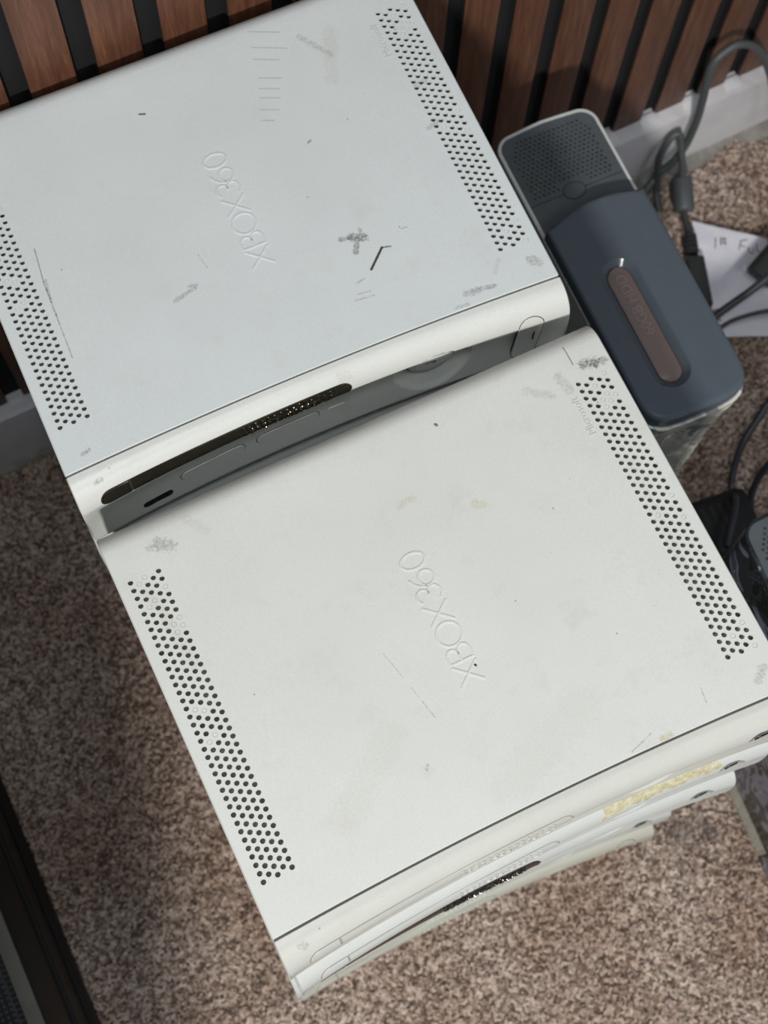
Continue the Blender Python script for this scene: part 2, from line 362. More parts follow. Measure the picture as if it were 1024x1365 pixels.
# baseboard with ledge and paint-caulk bumps under every felt gap
bb = B(); prof = [(20, -96), (20, 0), (0, .4), (-12, -3), (-13, -6), (-13, -96)]
def prism(b, prof, u0, u1, m=0):
    n = len(prof); vs = [(u0, y, z) for y, z in prof] + [(u1, y, z) for y, z in prof]
    b.add(vs, [(i, (i + 1) % n, n + (i + 1) % n, n + i) for i in range(n)] + [tuple(range(n))[::-1], tuple(range(n, 2 * n))], m)
prism(bb, prof, -460, 1180)
base = put('baseboard_back', bb.mesh('baseboard_back', M['paint'], True, 30), kind='structure', label='white painted baseboard under the slatted panel')
base.matrix_world = Matrix.Translation(V(*wall_pt(0)) + Vector((0, 0, -.4225))) @ Rw
random.seed(3)
for k in range(-6, 25):
    u = U0 + k * PITCH + SW; g = PITCH - SW; b = B(); vs = []; fs = []; n = 10
    for i in range(n + 1):
        x = u - 2.5 + (g + 5) * i / n; h = 3.2 * math.sin(math.pi * i / n) ** .6 + random.uniform(-.4, .6)
        vs += [(x, -9.0, -2.4), (x, -5.5, -.4 + h * .25), (x, -2, .3 + h * .8), (x, 1.5, .5 + h * .8)]
    for i in range(n):
        for j in range(3): fs.append((i * 4 + j, i * 4 + j + 1, i * 4 + j + 5, i * 4 + j + 4))
    b.add([(x, y, z) for x, y, z in vs], fs); put('caulk_bead', b.mesh('caulk_bead', M['paint'], True, 60), base)
# ragged grey caulk/backing strip between baseboard and carpet
b = B(); vs = []; fs = []; n = 150
for i in range(n + 1):
    u = -300 + i * 9.5; wd = 8 + 4 * math.sin(i * .7) + random.uniform(-3, 3) if u > 300 else 4 + random.uniform(-2, 3)
    vs += [(u, -12, random.uniform(3.5, 5)), (u, -14 - wd * .4, random.uniform(1.6, 3)), (u, -14 - wd, random.uniform(.2, 1.4)), (u, -15 - wd, -4)]
for i in range(n):
    for j in range(3): fs.append((i * 4 + j, i * 4 + j + 1, i * 4 + j + 5, i * 4 + j + 4))
b.add(vs, fs); tr = put('trim_1', b.mesh('trim_1', M['caulk'], True, 60), kind='structure', label='dirty grey strip along the foot of the baseboard')
tr.matrix_world = Matrix.Translation(V(*wall_pt(0, 0)) + Vector((0, 0, -.518))) @ Rw

# ================================================================== THE CONSOLE
W = 309.0; H = 83.0; YB = 241.0; RB = 14.0; FW = -20.0
HP, HC, HX, HY, NH = 4.772, 4.1326, 7.903, 28.56, 38
BLR = {(4, 37), (2, 36), (3, 34), (2, 34), (4, 34), (2, 33), (3, 33), (4, 20), (1, 18), (4, 17), (4, 3), (2, 2), (4, 0)}
BLL = {(2, 37), (1, 36), (4, 35), (2, 34), (1, 33), (4, 31), (3, 30), (4, 30), (3, 29), (1, 20), (2, 20), (2, 17), (1, 16)}
def bx(x): return max(0., 1 - (2 * x / W - 1) ** 2)
def topdip(x, y): return -1.3 * bx(x) * min(1, max(0, (YB - y) / 40))
# shell section path
def arc(cy, cz, r, a0, a1, n): return [(cy + r * math.cos(math.radians(a0 + (a1 - a0) * i / n)), cz + r * math.sin(math.radians(a0 + (a1 - a0) * i / n))) for i in range(n + 1)]
YT = 216.0
SH_A = [(.6, -2.4), (.6, -.35), (1.0, 0)]                       # flange at the seam
SH_B = [(YT, 0), (220, -.05)] + arc(YB - RB - 2, -RB, RB, 88, 8, 8)[0:] + [(YB - .8, -28), (YB, -41.5), (YB - .8, -55)] + arc(YB - RB - 2, -H + RB, RB, -8, -88, 8) + [(220, -H + .05), (YT, -H)]
SH_C = [(.9, -H), (.45, -H + .35), (.45, -H + 2.4)]
def sh3(x, y, z):
    sg = 4.5 * bx(x) * max(0, 1 - y / 110) if y < 110 else 0
    dz = topdip(x, y) * (1 if z > -H / 2 else -1) * (min(1, abs(z + H / 2) / 38))
    return (x, y + sg, z + dz)
XG = [.0, .7] + list(np.linspace(.7, W - .7, 40))[1:-1] + [W - .7, W]
def vent_holes():
    out = []
    for side in (0, 1):
        x0 = HX if side == 0 else W - HX - 4 * HC
        for c in range(5):
            n = NH if c % 2 == 0 else NH - 1
            for i in range(n):
                out.append((x0 + c * HC, HY + (i + (.5 if c % 2 else 0)) * HP, (c, i) in (BLR if side else BLL)))
    return out
VH = vent_holes()
def panel_cdt(b, holes, r, nseg, bnd, inner, to3, depth, m_wall=0, flip=False, blind_m=0):
    """triangulated sheet with round holes, walls and blind caps"""
    pts = [Vector(p) for p in bnd]; nb = len(pts); edges = [(i, (i + 1) % nb) for i in range(nb)]; loops = []
    for hx, hy, bl in holes:
        k = len(pts); pts += [Vector((hx + r * math.cos(2 * math.pi * j / nseg), hy + r * math.sin(2 * math.pi * j / nseg))) for j in range(nseg)]
        edges += [(k + j, k + (j + 1) % nseg) for j in range(nseg)]; loops.append(list(range(k, k + nseg)))
    pts += [Vector(p) for p in inner]
    vo, eo, fo, ov, oe, of = delaunay_2d_cdt(pts, edges, [], 1, 1e-5)
    hs = {(round(h[0], 3), round(h[1], 3)): h for h in holes}
    H_ = np.array([(h[0], h[1]) for h in holes]) if holes else np.zeros((0, 2)); fs = []
    for f in fo:
        cx = sum(vo[i].x for i in f) / 3; cy = sum(vo[i].y for i in f) / 3
        if len(H_) and ((H_[:, 0] - cx) ** 2 + (H_[:, 1] - cy) ** 2).min() < (r * .97) ** 2 * .93: continue
        fs.append(tuple(f) if not flip else tuple(f)[::-1])
    b.add([to3(p.x, p.y, 0) for p in vo], fs)
    for hx, hy, bl in holes:
        d = .5 if bl else depth; ring = [(hx + r * math.cos(2 * math.pi * j / nseg), hy + r * math.sin(2 * math.pi * j / nseg)) for j in range(nseg)]
        vs = [to3(x, y, 0) for x, y in ring] + [to3(hx + (x - hx) * (.94 if bl else .96), hy + (y - hy) * (.94 if bl else .96), -d) for x, y in ring]
        f = [(j, nseg + j, nseg + (j + 1) % nseg, (j + 1) % nseg) for j in range(nseg)]
        if bl:      # plugged hole: a shallow ring round a raised centre
            rr = r * .62; vs += [to3(hx + (x - hx) * .66, hy + (y - hy) * .66, -.12) for x, y in ring]
            f += [(nseg + j, 2 * nseg + j, 2 * nseg + (j + 1) % nseg, nseg + (j + 1) % nseg) for j in range(nseg)] + [tuple(2 * nseg + j for j in range(nseg))]
        if flip: f = [tuple(q)[::-1] for q in f]
        b.add(vs, f, m_wall)
def grid(b, rows, m=0, flip=False):
    n = len(rows[0]); vs = [p for r in rows for p in r]; fs = []
    for i in range(len(rows) - 1):
        for j in range(n - 1):
            q = (i * n + j, i * n + j + 1, (i + 1) * n + j + 1, (i + 1) * n + j); fs.append(q[::-1] if flip else q)
    b.add(vs, fs, m)
def strip_end(b, path, side):
    """rounded white rim closing the open end of a section path (list of (y,z))"""
    n = len(path); rows = [[], [], []]
    for i, (y, z) in enumerate(path):
        a = path[max(0, i - 1)]; c = path[min(n - 1, i + 1)]; t = Vector((c[0] - a[0], c[1] - a[1])).normalized(); nr = Vector((-t.y, t.x))   # outward
        for k, (dx, ins) in enumerate(((.7, 0), (0.0, .7), (0.0, 2.6))):
            yy, zz = y - nr.x * ins, z - nr.y * ins
            x = dx if side == 0 else W - dx
            p = sh3(x, yy, zz) if path[0][0] >= 0 and min(q[0] for q in path) >= 0 else fc_raw(x, yy, zz)
            rows[k].append(p)
    grid(b, rows, 0, flip=(side == 1))
    rows2 = [rows[2], [(1.2 if side == 0 else W - 1.2, p[1], p[2]) for p in rows[2]]]; grid(b, rows2, 0, flip=(side == 1))
def shell_mesh(name, mat, top_holes, bot_holes):
    b = B(); ys = list(np.linspace(.9, YT, 19)); xs = XG[1:-1]
    x0, x1 = xs[0], xs[-1]
    bnd = [(x, ys[0]) for x in xs] + [(x1, y) for y in ys[1:]] + [(x, YT) for x in xs[::-1][1:]] + [(x0, y) for y in ys[::-1][1:-1]]
    inner = [(x, y) for x in np.linspace(40, W - 40, 18) for y in np.linspace(10, 206, 16)]
    full = [(x, y) for x in xs[2:-2:2] for y in ys[1:-1:2]]
    for on, z, fl in ((top_holes, 0, False), (bot_holes, -H, True)):
        to3 = lambda x, y, d, z=z, fl=fl: (lambda p: (p[0], p[1], p[2] + (d if not fl else -d)))(sh3(x, y, z))
        panel_cdt(b, VH if on else [], 1.53, 12, bnd, inner if on else full, to3, 1.8, 0, fl)
    grid(b, [[sh3(x, y, z) for x in xs] for y, z in SH_A[::-1]], 0, True)
    grid(b, [[sh3(x, y, z) for x in xs] for y, z in SH_B], 0)
    grid(b, [[sh3(x, y, z) for x in xs] for y, z in SH_C[::-1]], 0, False)
    path = [(y, 0) for y in ys][:-1] + SH_B + [(y, -H) for y in ys[::-1]][1:]
    for side in (0, 1): strip_end(b, path, side)
    return b.mesh(name, mat, True, 32)
# face section, densified
FP = [(-.6, -2.4), (-.6, -.4), (-1.1, 0), (-6, -.6), (-11, -2.6), (-15, -6), (-18, -11.2), (-19.6, -17), (-20.4, -24), (-20.9, -32), (-21.1, -41.5), (-20.9, -51), (-20.4, -59), (-19.6, -66), (-18, -71.8), (-15, -77), (-11, -80.4), (-6, -82.4), (-1, -83), (-.45, -82.6), (-.45, -80.6)]
_d = spline([(0, y, z) for y, z in FP[2:19]], 10)
FD = [(p.y, p.z) for p in _d]
_s = [0.0]
for i in range(1, len(FD)): _s.append(_s[-1] + math.hypot(FD[i][0] - FD[i - 1][0], FD[i][1] - FD[i - 1][1]))
ST = _s[-1]; _y = [p[0] for p in FD]; _z = [p[1] for p in FD]
def fsec(s):
    s = min(max(s, 0), ST); y = float(np.interp(s, _s, _y)); z = float(np.interp(s, _s, _z))
    y2 = float(np.interp(min(s + .4, ST), _s, _y)); z2 = float(np.interp(min(s + .4, ST), _s, _z))
    y1 = float(np.interp(max(s - .4, 0), _s, _y)); z1 = float(np.interp(max(s - .4, 0), _s, _z))
    t = Vector((y2 - y1, z2 - z1)).normalized(); return y, z, t.y, -t.x      # outward normal (towards -y / up)
def s_of_z(z): return float(np.interp(-z, [-q for q in _z], _s))
def fc_raw(x, y, z):
    t = min(1, max(0, -y / 20)); g = math.sin(math.pi * min(1, max(0, (-z - 16.5) / 50.0))); return (x, y + 4.5 * bx(x) + 4.6 * t * bx(x) ** .8 + 8.0 * g * bx(x) ** .35, z + topdip(x, 0) * max(0, 1 - abs(z) / 20) - topdip(x, 0) * max(0, 1 - abs(z + H) / 20))
def fpt(x, s, off=0):
    y, z, ny, nz = fsec(s); p = fc_raw(x, y, z); return (p[0], p[1] + ny * off, p[2] + nz * off)
DX, DZ, DR = 226.0, -39.5, 25.0                                       # bowl round the power button
SD = s_of_z(DZ)
def inset(x, s, usb):
    d = math.hypot(x - DX, s - SD) / DR; o = 0
    if d < 1: o = -.9 - 4.6 * (1 - d ** 2) ** .5
    if usb:
        q = max(abs(x - 285) - 0, 0); sc = min(max(s, s_of_z(-17)), s_of_z(-44)); dd = math.hypot(x - 285, s - sc)
        if dd < 8.6: o = -5.0 * min(1, (8.6 - dd) / .9)
    else:
        pass
    return o
def face_mesh(name, mat, usb):
    b = B(); xs = sorted(set([.7, W - .7] + list(np.round(np.linspace(.7, W - .7, 60), 3)) + list(np.round(np.arange(199, 253, .9), 3)) + (list(np.round(np.arange(275, 295.2, .6), 3)) if usb else [])))
    ss = sorted(set(list(np.round(np.linspace(0, ST, 120), 3)) + (list(np.round(np.arange(s_of_z(-8), s_of_z(-54), .9), 3)) if usb else [])))
    grid(b, [[fpt(x, s, inset(x, s, usb)) for x in xs] for s in ss], 0, True)
    for a, e in ((FP[0:3], True), (FP[18:21], True)):
        grid(b, [[fc_raw(x, y, z) for x in xs] for y, z in a], 0, True)
    path = [(y, z) for y, z in FD][::3]
    n = len(path)
    for side in (0, 1):
        rows = [[], [], [], []]
        for s in np.linspace(0, ST, 50):
            for k, (dx, ins) in enumerate(((.7, 0), (0, .7), (0, 2.6), (1.2, 2.6))): rows[k].append(fpt(dx if side == 0 else W - dx, s, -ins))
        grid(b, rows, 0, flip=(side == 0))
    return b.mesh(name, mat, True, 50)
def patch(name, outline, off, mat, ring=True, centre_off=None, depth=1.2):
    """thin raised tile on the face; outline = [(x,s)]"""
    b = B(); n = len(outline); cx = sum(p[0] for p in outline) / n; cs = sum(p[1] for p in outline) / n
    lv = [(1.0, off - depth), (1.0, off - .25), (None, off)]
    def shrink(p, d):
        v = Vector((cx - p[0], cs - p[1])); L = v.length; return (p[0] + v.x / L * d, p[1] + v.y / L * d)
    vs = [fpt(x, s, off - depth) for x, s in outline] + [fpt(x, s, off - .2) for x, s in outline]
    ins = [shrink(p, .3) for p in outline]
    # interior by CDT so that it follows the curved face
    pts = [Vector(p) for p in ins]; xs0 = min(p[0] for p in ins); xs1 = max(p[0] for p in ins); ss0 = min(p[1] for p in ins); ss1 = max(p[1] for p in ins)
    for x in np.arange(xs0 + 2, xs1 - 1, 3.5):
        for s in np.arange(ss0 + 1, ss1 - .8, 2.2): pts.append(Vector((x, s)))
    vo, eo, fo, *_ = delaunay_2d_cdt(pts, [(i, (i + 1) % n) for i in range(n)], [], 1, 1e-5)
    fs = [(i, (i + 1) % n, n + (i + 1) % n, n + i) for i in range(n)]
    b.add(vs, fs)
    k0 = len(b.v); b.add([fpt(p.x, p.y, off) for p in vo], [tuple(f)[::-1] for f in fo])
    if len(vo) >= n:
        idx = []
        for p in ins:
            j = min(range(len(vo)), key=lambda i: (vo[i].x - p[0]) ** 2 + (vo[i].y - p[1]) ** 2); idx.append(k0 + j)
        b.f += [(n + i, n + (i + 1) % n, idx[(i + 1) % n], idx[i]) for i in range(n)]; b.m += [0] * n
    return b.mesh(name, mat, True, 40)
def stadium(x0, x1, s0, s1, n=10, vert=False, lf=True, rf=True):
    r = (s1 - s0) / 2; sm = (s0 + s1) / 2; out = []
    if vert:
        r = (x1 - x0) / 2; xm = (x0 + x1) / 2
        return [(xm + r * math.cos(a), s1 - r + r * math.sin(a)) for a in np.linspace(0, math.pi, n)] + [(xm + r * math.cos(a), s0 + r + r * math.sin(a)) for a in np.linspace(math.pi, 2 * math.pi, n)]
    right = [(x1 - r + r * math.cos(a), sm + r * math.sin(a)) for a in np.linspace(-math.pi / 2, math.pi / 2, n)] if rf else [(x1, s) for s in np.linspace(s0, s1, 9)]
    left = [(x0 + r + r * math.cos(a), sm + r * math.sin(a)) for a in np.linspace(math.pi / 2, 3 * math.pi / 2, n)] if lf else [(x0, s) for s in np.linspace(s1, s0, 9)]
    mid = [(x, s1) for x in np.linspace(x1 - r, x0 + r, 26)[1:-1]]; mid2 = [(x, s0) for x in np.linspace(x0 + r, x1 - r, 26)[1:-1]]
    return right + mid + left + mid2
TS0, TS1 = s_of_z(-7.8), s_of_z(-19.6)
def tray_pattern(mat):
    b = B(); random.seed(11)
    for i in range(15):
        x = 104 + i * 3.9
        for j in range(2):
            s = TS0 + 3.4 + j * 4.6 + random.uniform(-.3, .3); w, h = random.uniform(1.5, 2.0), random.uniform(1.2, 1.7); a0 = random.uniform(0, 6)
            pts = [fpt(x + w * math.cos(a), s + h * math.sin(a), .72) for a in np.linspace(a0, a0 + random.choice((4.6, 6.28)), 9)]
            b.tube(pts, .34, 5)
    return b.mesh('tray_pattern', mat, True, 60)
# stroke lettering, reading along +y, tops of letters towards -x
def letter_mesh(b, strokes, ux, vx, wd=1.5, h=.38, dip=True):
    """strokes in (u,v): u along +y from ux, v up = -x from vx"""
    for st in strokes:
        P = [Vector((vx - v, ux + u)) for u, v in st]; rows = [[], [], [], []]; closed = (P[0] - P[-1]).length < .05
        n = len(P)
        for i, p in enumerate(P):
            a = P[i - 1] if i > 0 else (P[-2] if closed else p); c = P[i + 1] if i < n - 1 else (P[1] if closed else p)
            t = (c - a).normalized(); nr = Vector((-t.y, t.x))
            for k, (o, z) in enumerate(((-wd / 2, -.05), (-wd / 2 + .22, h), (wd / 2 - .22, h), (wd / 2, -.05))):
                q = p + nr * o; rows[k].append((q.x, q.y, z + topdip(q.x, q.y)))
        grid(b, rows, 0, True)
        if not closed:
            for e in (0, -1): b.add([r[e] for r in rows], [(0, 1, 2, 3)])
def el(cx, cy, rx, ry, a0=0, a1=360, n=28): return [(cx + rx * math.cos(math.radians(a)), cy + ry * math.sin(math.radians(a))) for a in np.linspace(a0, a1, n)]
XB = [[(0, 0), (12.5, 14.2)], [(0.5, 14.2), (12, 0)],
      [(14, 0), (14, 14)], [(14, 14), (18, 14)] + el(18, 10.6, 3.6, 3.4, 90, -90, 10) + [(14, 7.2)], [(18, 7.2)] + el(18.5, 3.6, 4.2, 3.6, 90, -90, 10) + [(14, 0)],
      el(30.2, 7.1, 6.9, 7.1), [(36.6, 0), (49, 14.2)], [(37.2, 14.2), (48.6, 0)],
      el(54.8, 10.4, 3.9, 3.7, 150, -90, 14) , el(54.6, 3.7, 4.4, 3.7, 90, -150, 16),
      el(64.2, 4.4, 4.4, 4.4), el(69, 5.6, 9.2, 8.6, 178, 108, 14), el(75.6, 7.1, 4.6, 7.1)]
def text_mesh(name, txt, size, extrude, mat):
    cu = bpy.data.curves.new(name, 'FONT'); cu.body = txt; cu.size = size; cu.extrude = extrude; cu.resolution_u = 3
    o = bpy.data.objects.new(name + '_tmp', cu); C.objects.link(o); bpy.context.view_layer.update()
    me = bpy.data.meshes.new_from_object(o.evaluated_get(bpy.context.evaluated_depsgraph_get())); bpy.data.objects.remove(o); bpy.data.curves.remove(cu)
    me.name = name; me.transform(Matrix.Scale(.001, 4)); me.materials.clear(); me.materials.append(mat); return me

def section_outline(ins, n=46):
    """closed outline of body + face in (y,z)"""
    pts = []
    for s in np.linspace(0, ST, n): y, z, ny, nz = fsec(s); pts.append((y - ny * ins, z - nz * ins))
    pts = pts[::1]
    back = [(10, -H + ins)] + [(y - (ins if abs(z + H / 2) < 31 else 0), z) for y, z in []]
    P = [(y, z) for y, z in [(20, -H), (120, -H)] + SH_B[::-1] + [(120, 0), (20, 0)]]
    out = []
    for i, (y, z) in enumerate(P):
        a = P[max(0, i - 1)]; c = P[min(len(P) - 1, i + 1)]; t = Vector((c[0] - a[0], c[1] - a[1])).normalized(); out.append((y - t.y * ins * 1, z + t.x * ins * 1))
    return pts + out
def cap_mesh(name, side, mat, holes):
    b = B(); o = section_outline(2.5); x = 1.0 if side == 0 else W - 1.0
    hl = []
    if holes:
        for i in range(20):
            for j in range(22):
                y = 183 + i * 3.38; z = -8 - j * 3.9 - (1.95 if i % 2 else 0)
                dy = max(0, y - (YB - 22)); dz = max(0, -z - (H - 22), 22 + z)
                if y > YB - 9 or z > -8 or z < -H + 8: continue
                if math.hypot(dy, dz) > 13.5: continue
                if y < 187 + abs(z + H / 2) * .0 and abs(z + H / 2) < 12: continue
                hl.append((y, z, False))
    to3 = lambda y, z, d: (x - d if side == 0 else x + d, y, z)
    panel_cdt(b, hl, 1.32, 8, o, [], to3, 1.6, 0, side == 0)
    return b.mesh(name, mat, True, 30)

print('building console meshes')
SHELL = {'front': shell_mesh('casing', M['white_front'], True, False)}
def remat(me, mat):
    m = me.copy(); m.materials.clear(); m.materials.append(mat); return m
SHELL['rear'] = remat(SHELL['front'], M['white_rear'])
SHELL['plain'] = shell_mesh('casing', M['white'], False, False)
SHELL['cream'] = remat(SHELL['plain'], M['cream'])
SHELL['camo'] = shell_mesh('casing', M['camo'], True, True)
SHELL['pale'] = remat(SHELL['front'], M['white'])
FACE = {'usb': face_mesh('faceplate', M['white'], True), 'plain': face_mesh('faceplate', M['white'], False)}
CAPS = {(s, h): cap_mesh('end_cap', s, M['cap_grey'], h) for s in (0, 1) for h in (False, True)}
bch = B(); bch.box((W / 2, 121, -H / 2), (W - 7, 224, H - 11.0), bev=2); CHASSIS = bch.mesh('inner_chassis', [M['chassis']], True, 30)
bg = B(); bg.box((W / 2, 3.5, -H / 2), (W - 3, 3, H - 4.6)); 
# dark liner following the seam
bl = B(); grid(bl, [[fc_raw(x, y, z) for x in XG[1:-1]] for y, z in ((-1.2, -1.5), (1.4, -1.5))], 0, True); grid(bl, [[(p[0], p[1], p[2]) for p in [fc_raw(x, y, z) for x in XG[1:-1]]] for y, z in ((-1.2, -H + 2.0), (1.4, -H + 2.0))], 0)
LINER = bl.mesh('seam_gap', simple('seam_liner_plastic', srgb(120, 117, 108), .7))  # the liner's own grey plastic
TRAY_O = stadium(32.5, 170.5, TS0, TS1, lf=False); EJ_O = stadium(13.5, 31.4, TS0 + .2, TS1 - .2, rf=False)
TRAY_G = stadium(12.6, 171.4, TS0 - .6, TS1 + .6)
GAPTRAY = patch('tray_gap', TRAY_G, .14, M['gap'])
TRAY = patch('disc_tray', TRAY_O, .5, M['white']); EJ = patch('eject_button', EJ_O, .62, M['white'])
PAT = tray_pattern(M['white'])
USBD_G = patch('usb_door_gap', stadium(276.6, 292.9, s_of_z(-8.2), s_of_z(-66), vert=True), .10, M['gap'])
USBD = patch('usb_door', stadium(277.1, 292.4, s_of_z(-8.8), s_of_z(-65.4), vert=True), .22, M['white'])
SLOTG = [patch('slot_gap', stadium(a - .7, c + .7, s_of_z(-45.5) - .7, s_of_z(-54) + .7), .12, M['gap']) for a, c in ((61, 103), (111, 152))]
SLOTS = [patch('memory_slot_cover', stadium(a, c, s_of_z(-45.5), s_of_z(-54)), .6, M['white']) for a, c in ((61, 103), (111, 152))]
BSLOT = patch('ir_slot', stadium(34, 54, s_of_z(-56), s_of_z(-61)), .15, M['black_gloss'])
SYNC = patch('sync_button', stadium(158, 169, s_of_z(-48), s_of_z(-51.5)), .45, M['white'])
IRW = patch('receiver_window', stadium(268.6, 271.6, s_of_z(-27), s_of_z(-29), 4), .12, M['rim'])
def power_button():
    b = B(); cs = SD - 5; cx = DX - 1.5
    def ring(r, o, n=40): return [fpt(cx + r * math.cos(a), cs + r * math.sin(a), o) for a in np.linspace(0, 2 * math.pi, n, endpoint=False)]
    R = [ring(14.2, -4.5), ring(14.2, -.9), ring(13.6, -.3), ring(10, .25), ring(5, .45), ring(.1, .5)]; n = 40; vs = [p for r in R for p in r]; fs = []
    for i in range(len(R) - 1):
        for j in range(n): fs.append((i * n + j, (i + 1) * n + j, (i + 1) * n + (j + 1) % n, i * n + (j + 1) % n))
    b.add(vs, fs); m1 = b.mesh('power_button', M['white'], True, 40)
    g = B(); pts = [fpt(cx + 14.8 * math.cos(a), cs + 14.8 * math.sin(a), -2.2) for a in np.linspace(0, 2 * math.pi, 41)]
    g.tube(pts, .75, 6, cap=False); m2 = g.mesh('button_gap', M['gap'])
    k = B(); k.tube([fpt(cx + 2.9 * math.cos(a), cs + 2.9 * math.sin(a), .5) for a in np.linspace(.8 * math.pi, 2.35 * math.pi, 18)], .28, 5); k.tube([fpt(cx, cs + q, .5) for q in (-3.6, -.6)], .28, 5)
    return m1, m2, k.mesh('power_mark', M['gap'])
PB, PBG, PBM = power_button()
up = B()
for zz in (-17.5, -32, -44):
    s = s_of_z(zz); p = fpt(285, s, -3.4); up.box(p, (12.5, 4.6, 9.5), m=0, bev=.4); q = fpt(285, s, -1.2); up.box((q[0] + 1.2, q[1], q[2] + .8), (5.2, 1.4, 7.0), m=1); up.box((q[0] - 3.6, q[1], q[2] + 2), (1.4, 1.6, 4.0), m=1)
USBP = up.mesh('usb_port', [M['bright_chrome'], M['black_gloss']], False)
LET = B(); letter_mesh(LET, XB, 75.5, 160.0); LETM = LET.mesh('embossed_lettering', M['white_front'], True, 25)
MS = text_mesh('embossed_maker_name', 'Microsoft', 6.3, .06, M['white_front'])
ft = B()
for x in (22, W - 22):
    for y in (22, YB - 34): ft.tube([(x, y, -H + .5), (x, y, -H - 2.2), (x, y, -H - 2.7)], [7, 7, 6.4], 16)
FEET = [B() for _ in range(4)]
for q, (x, y) in zip(FEET, ((22, 22), (22, YB - 34), (W - 22, 22), (W - 22, YB - 34))): q.tube([(x, y, -H - .05), (x, y, -H - 1.6)], [7, 6.6], 14)
FEETM = [q.mesh('rubber_foot', M['foot']) for q in FEET]

def console(label, mat, shell, face_mat, face='plain', tray=None, pattern=None, usb_door=True, caps=False, text=None, feet=True, cap_mat=None, group=None, detail=True, door_mat=None, ej=None):
    t = thing('game_console', label, 'game console', mat, group)
    put('casing', SHELL[shell], t); put('inner_chassis', CHASSIS, t); put('seam_gap', LINER, t)
    f = put('faceplate', remat(FACE[face], face_mat), t)
    for s in (0, 1): put('end_cap', CAPS[(s, caps)], t)
    if feet:
        for q in FEETM: put('rubber_foot', q, t)
    if text:
        put('embossed_lettering', remat(LETM, text), t)
        m = put('embossed_maker_name', remat(MS, text), t); m.matrix_local = Matrix.Translation((.2800, .1738, -.0001)) @ Matrix.Rotation(math.pi / 2, 4, 'Z')
    if detail:
        put('tray_gap', remat(GAPTRAY, M['gap'] if (tray or face_mat) == M['chrome'] else M['soft_gap']), f)
        tm = tray or face_mat
        tr_ = put('disc_tray', remat(TRAY, tm), t, label='dark chrome tray front' if tm == M['chrome'] else None)
        put('tray_pattern', remat(PAT, pattern or tm), tr_)
        put('eject_button', remat(EJ, ej or tm), t)
        pb = put('power_button', remat(PB, door_mat or face_mat), t); put('button_gap', PBG, pb); put('power_mark', PBM, pb)
        for q in SLOTG: put('slot_gap', q, f)
        for q in SLOTS: put('memory_slot_cover', remat(q, face_mat), t)
        put('black_slot', BSLOT, t); put('sync_button', remat(SYNC, face_mat), t); put('receiver_window', IRW, t)
        if usb_door: put('usb_door_gap', USBD_G, f); put('usb_door', remat(USBD, face_mat), t)
        else: put('usb_port', USBP, t)
    return t
def at(x, y, z, yaw=0): return Matrix.Translation(V(x, y, z)) @ Matrix.Rotation(yaw, 4, 'Z')
PA = 86.4
A = [dict(label='top console of the front stack, stained white lid with embossed lettering', x=0, y=0, yaw=0, shell='front', face_mat=M['white_face_a'], tray=M['white_face_a'], text=M['white_front']),
     dict(label='second console of the front stack with yellow tape residue on its white face', x=1.2, y=-8.6, yaw=.012, shell='plain', face_mat=M['white'], tray=M['white']),
     dict(label='third console from the top of the front stack, with a dark chrome tray', x=-1, y=-8, yaw=-.012, shell='plain', face_mat=M['white'], tray=M['chrome'], ej=M['bright_chrome']),
     dict(label='fourth console from the top of the front stack, pushed back almost out of sight', x=-2, y=3, yaw=0, shell='plain', face_mat=M['white'], tray=M['white']),
     dict(label='fifth console from the top of the front stack, plain white, just above the lowest', x=-8, y=-8, yaw=-.004, shell='plain', face_mat=M['white'], tray=M['white']),
     dict(label='lowest console of the front stack, yellowed cream plastic resting on the carpet', x=-7, y=-10, yaw=-.02, shell='cream', face_mat=M['cream'], tray=M['cream'])]
for k, a in enumerate(A):
    z = -PA * k
    c = console(a['label'], at(a['x'], a['y'], z, a['yaw']), a['shell'], a['face_mat'], 'usb' if k < 5 else 'plain', a['tray'], usb_door=(k >= 5), text=a.get('text'), ej=a.get('ej'), detail=True)
    if k == 1:      # hardened tape residue on the upper roll of the face
        random.seed(5); top = []; bot = []
        xs = np.linspace(199, 279, 42); o = []
        lo = [(x, 19.5 + 1.0 * math.sin(x * .31) + .7 * math.sin(x * .8) + random.uniform(-.6, .6) + (x < 203) * 2) for x in xs]; hi = [(x, 3.2 + random.uniform(-.3, .3) + (2.5 if x > 276 else 0)) for x in xs[::-1]]
        put('tape_residue', patch('tape_residue', hi + lo, .32, M['tape'], depth=.5), c, label='yellow crusted tape residue')
PBk = 85.5
BXY = [(-1.32, 278.06, -.0204)] + [(-3, 277, -.015), (0, 274, -.02), (-2, 272, -.01), (-1, 259, -.012), (-2, 256, -.012)]
BL = ['top console of the rear stack, scuffed white lid and dark chrome disc tray', 'second console of the rear stack, directly under the scuffed top one', 'third console from the top of the rear stack, hidden behind the front stack',
      'fourth console from the top of the rear stack, hidden behind the front stack', 'fifth console from the top of the rear stack, set forward of the baseboard', 'lowest console of the rear stack, standing on the carpet']
for k in range(6):
    x, y, yaw = BXY[k]
    console(BL[k], at(x, y, -4.4 - PBk * k, yaw), 'rear' if k == 0 else 'plain', M['white_face_b'] if k == 0 else M['white'], 'plain', M['chrome'] if k == 0 else M['white'],
            text=M['white_rear'] if k == 0 else None, detail=(k < 2))
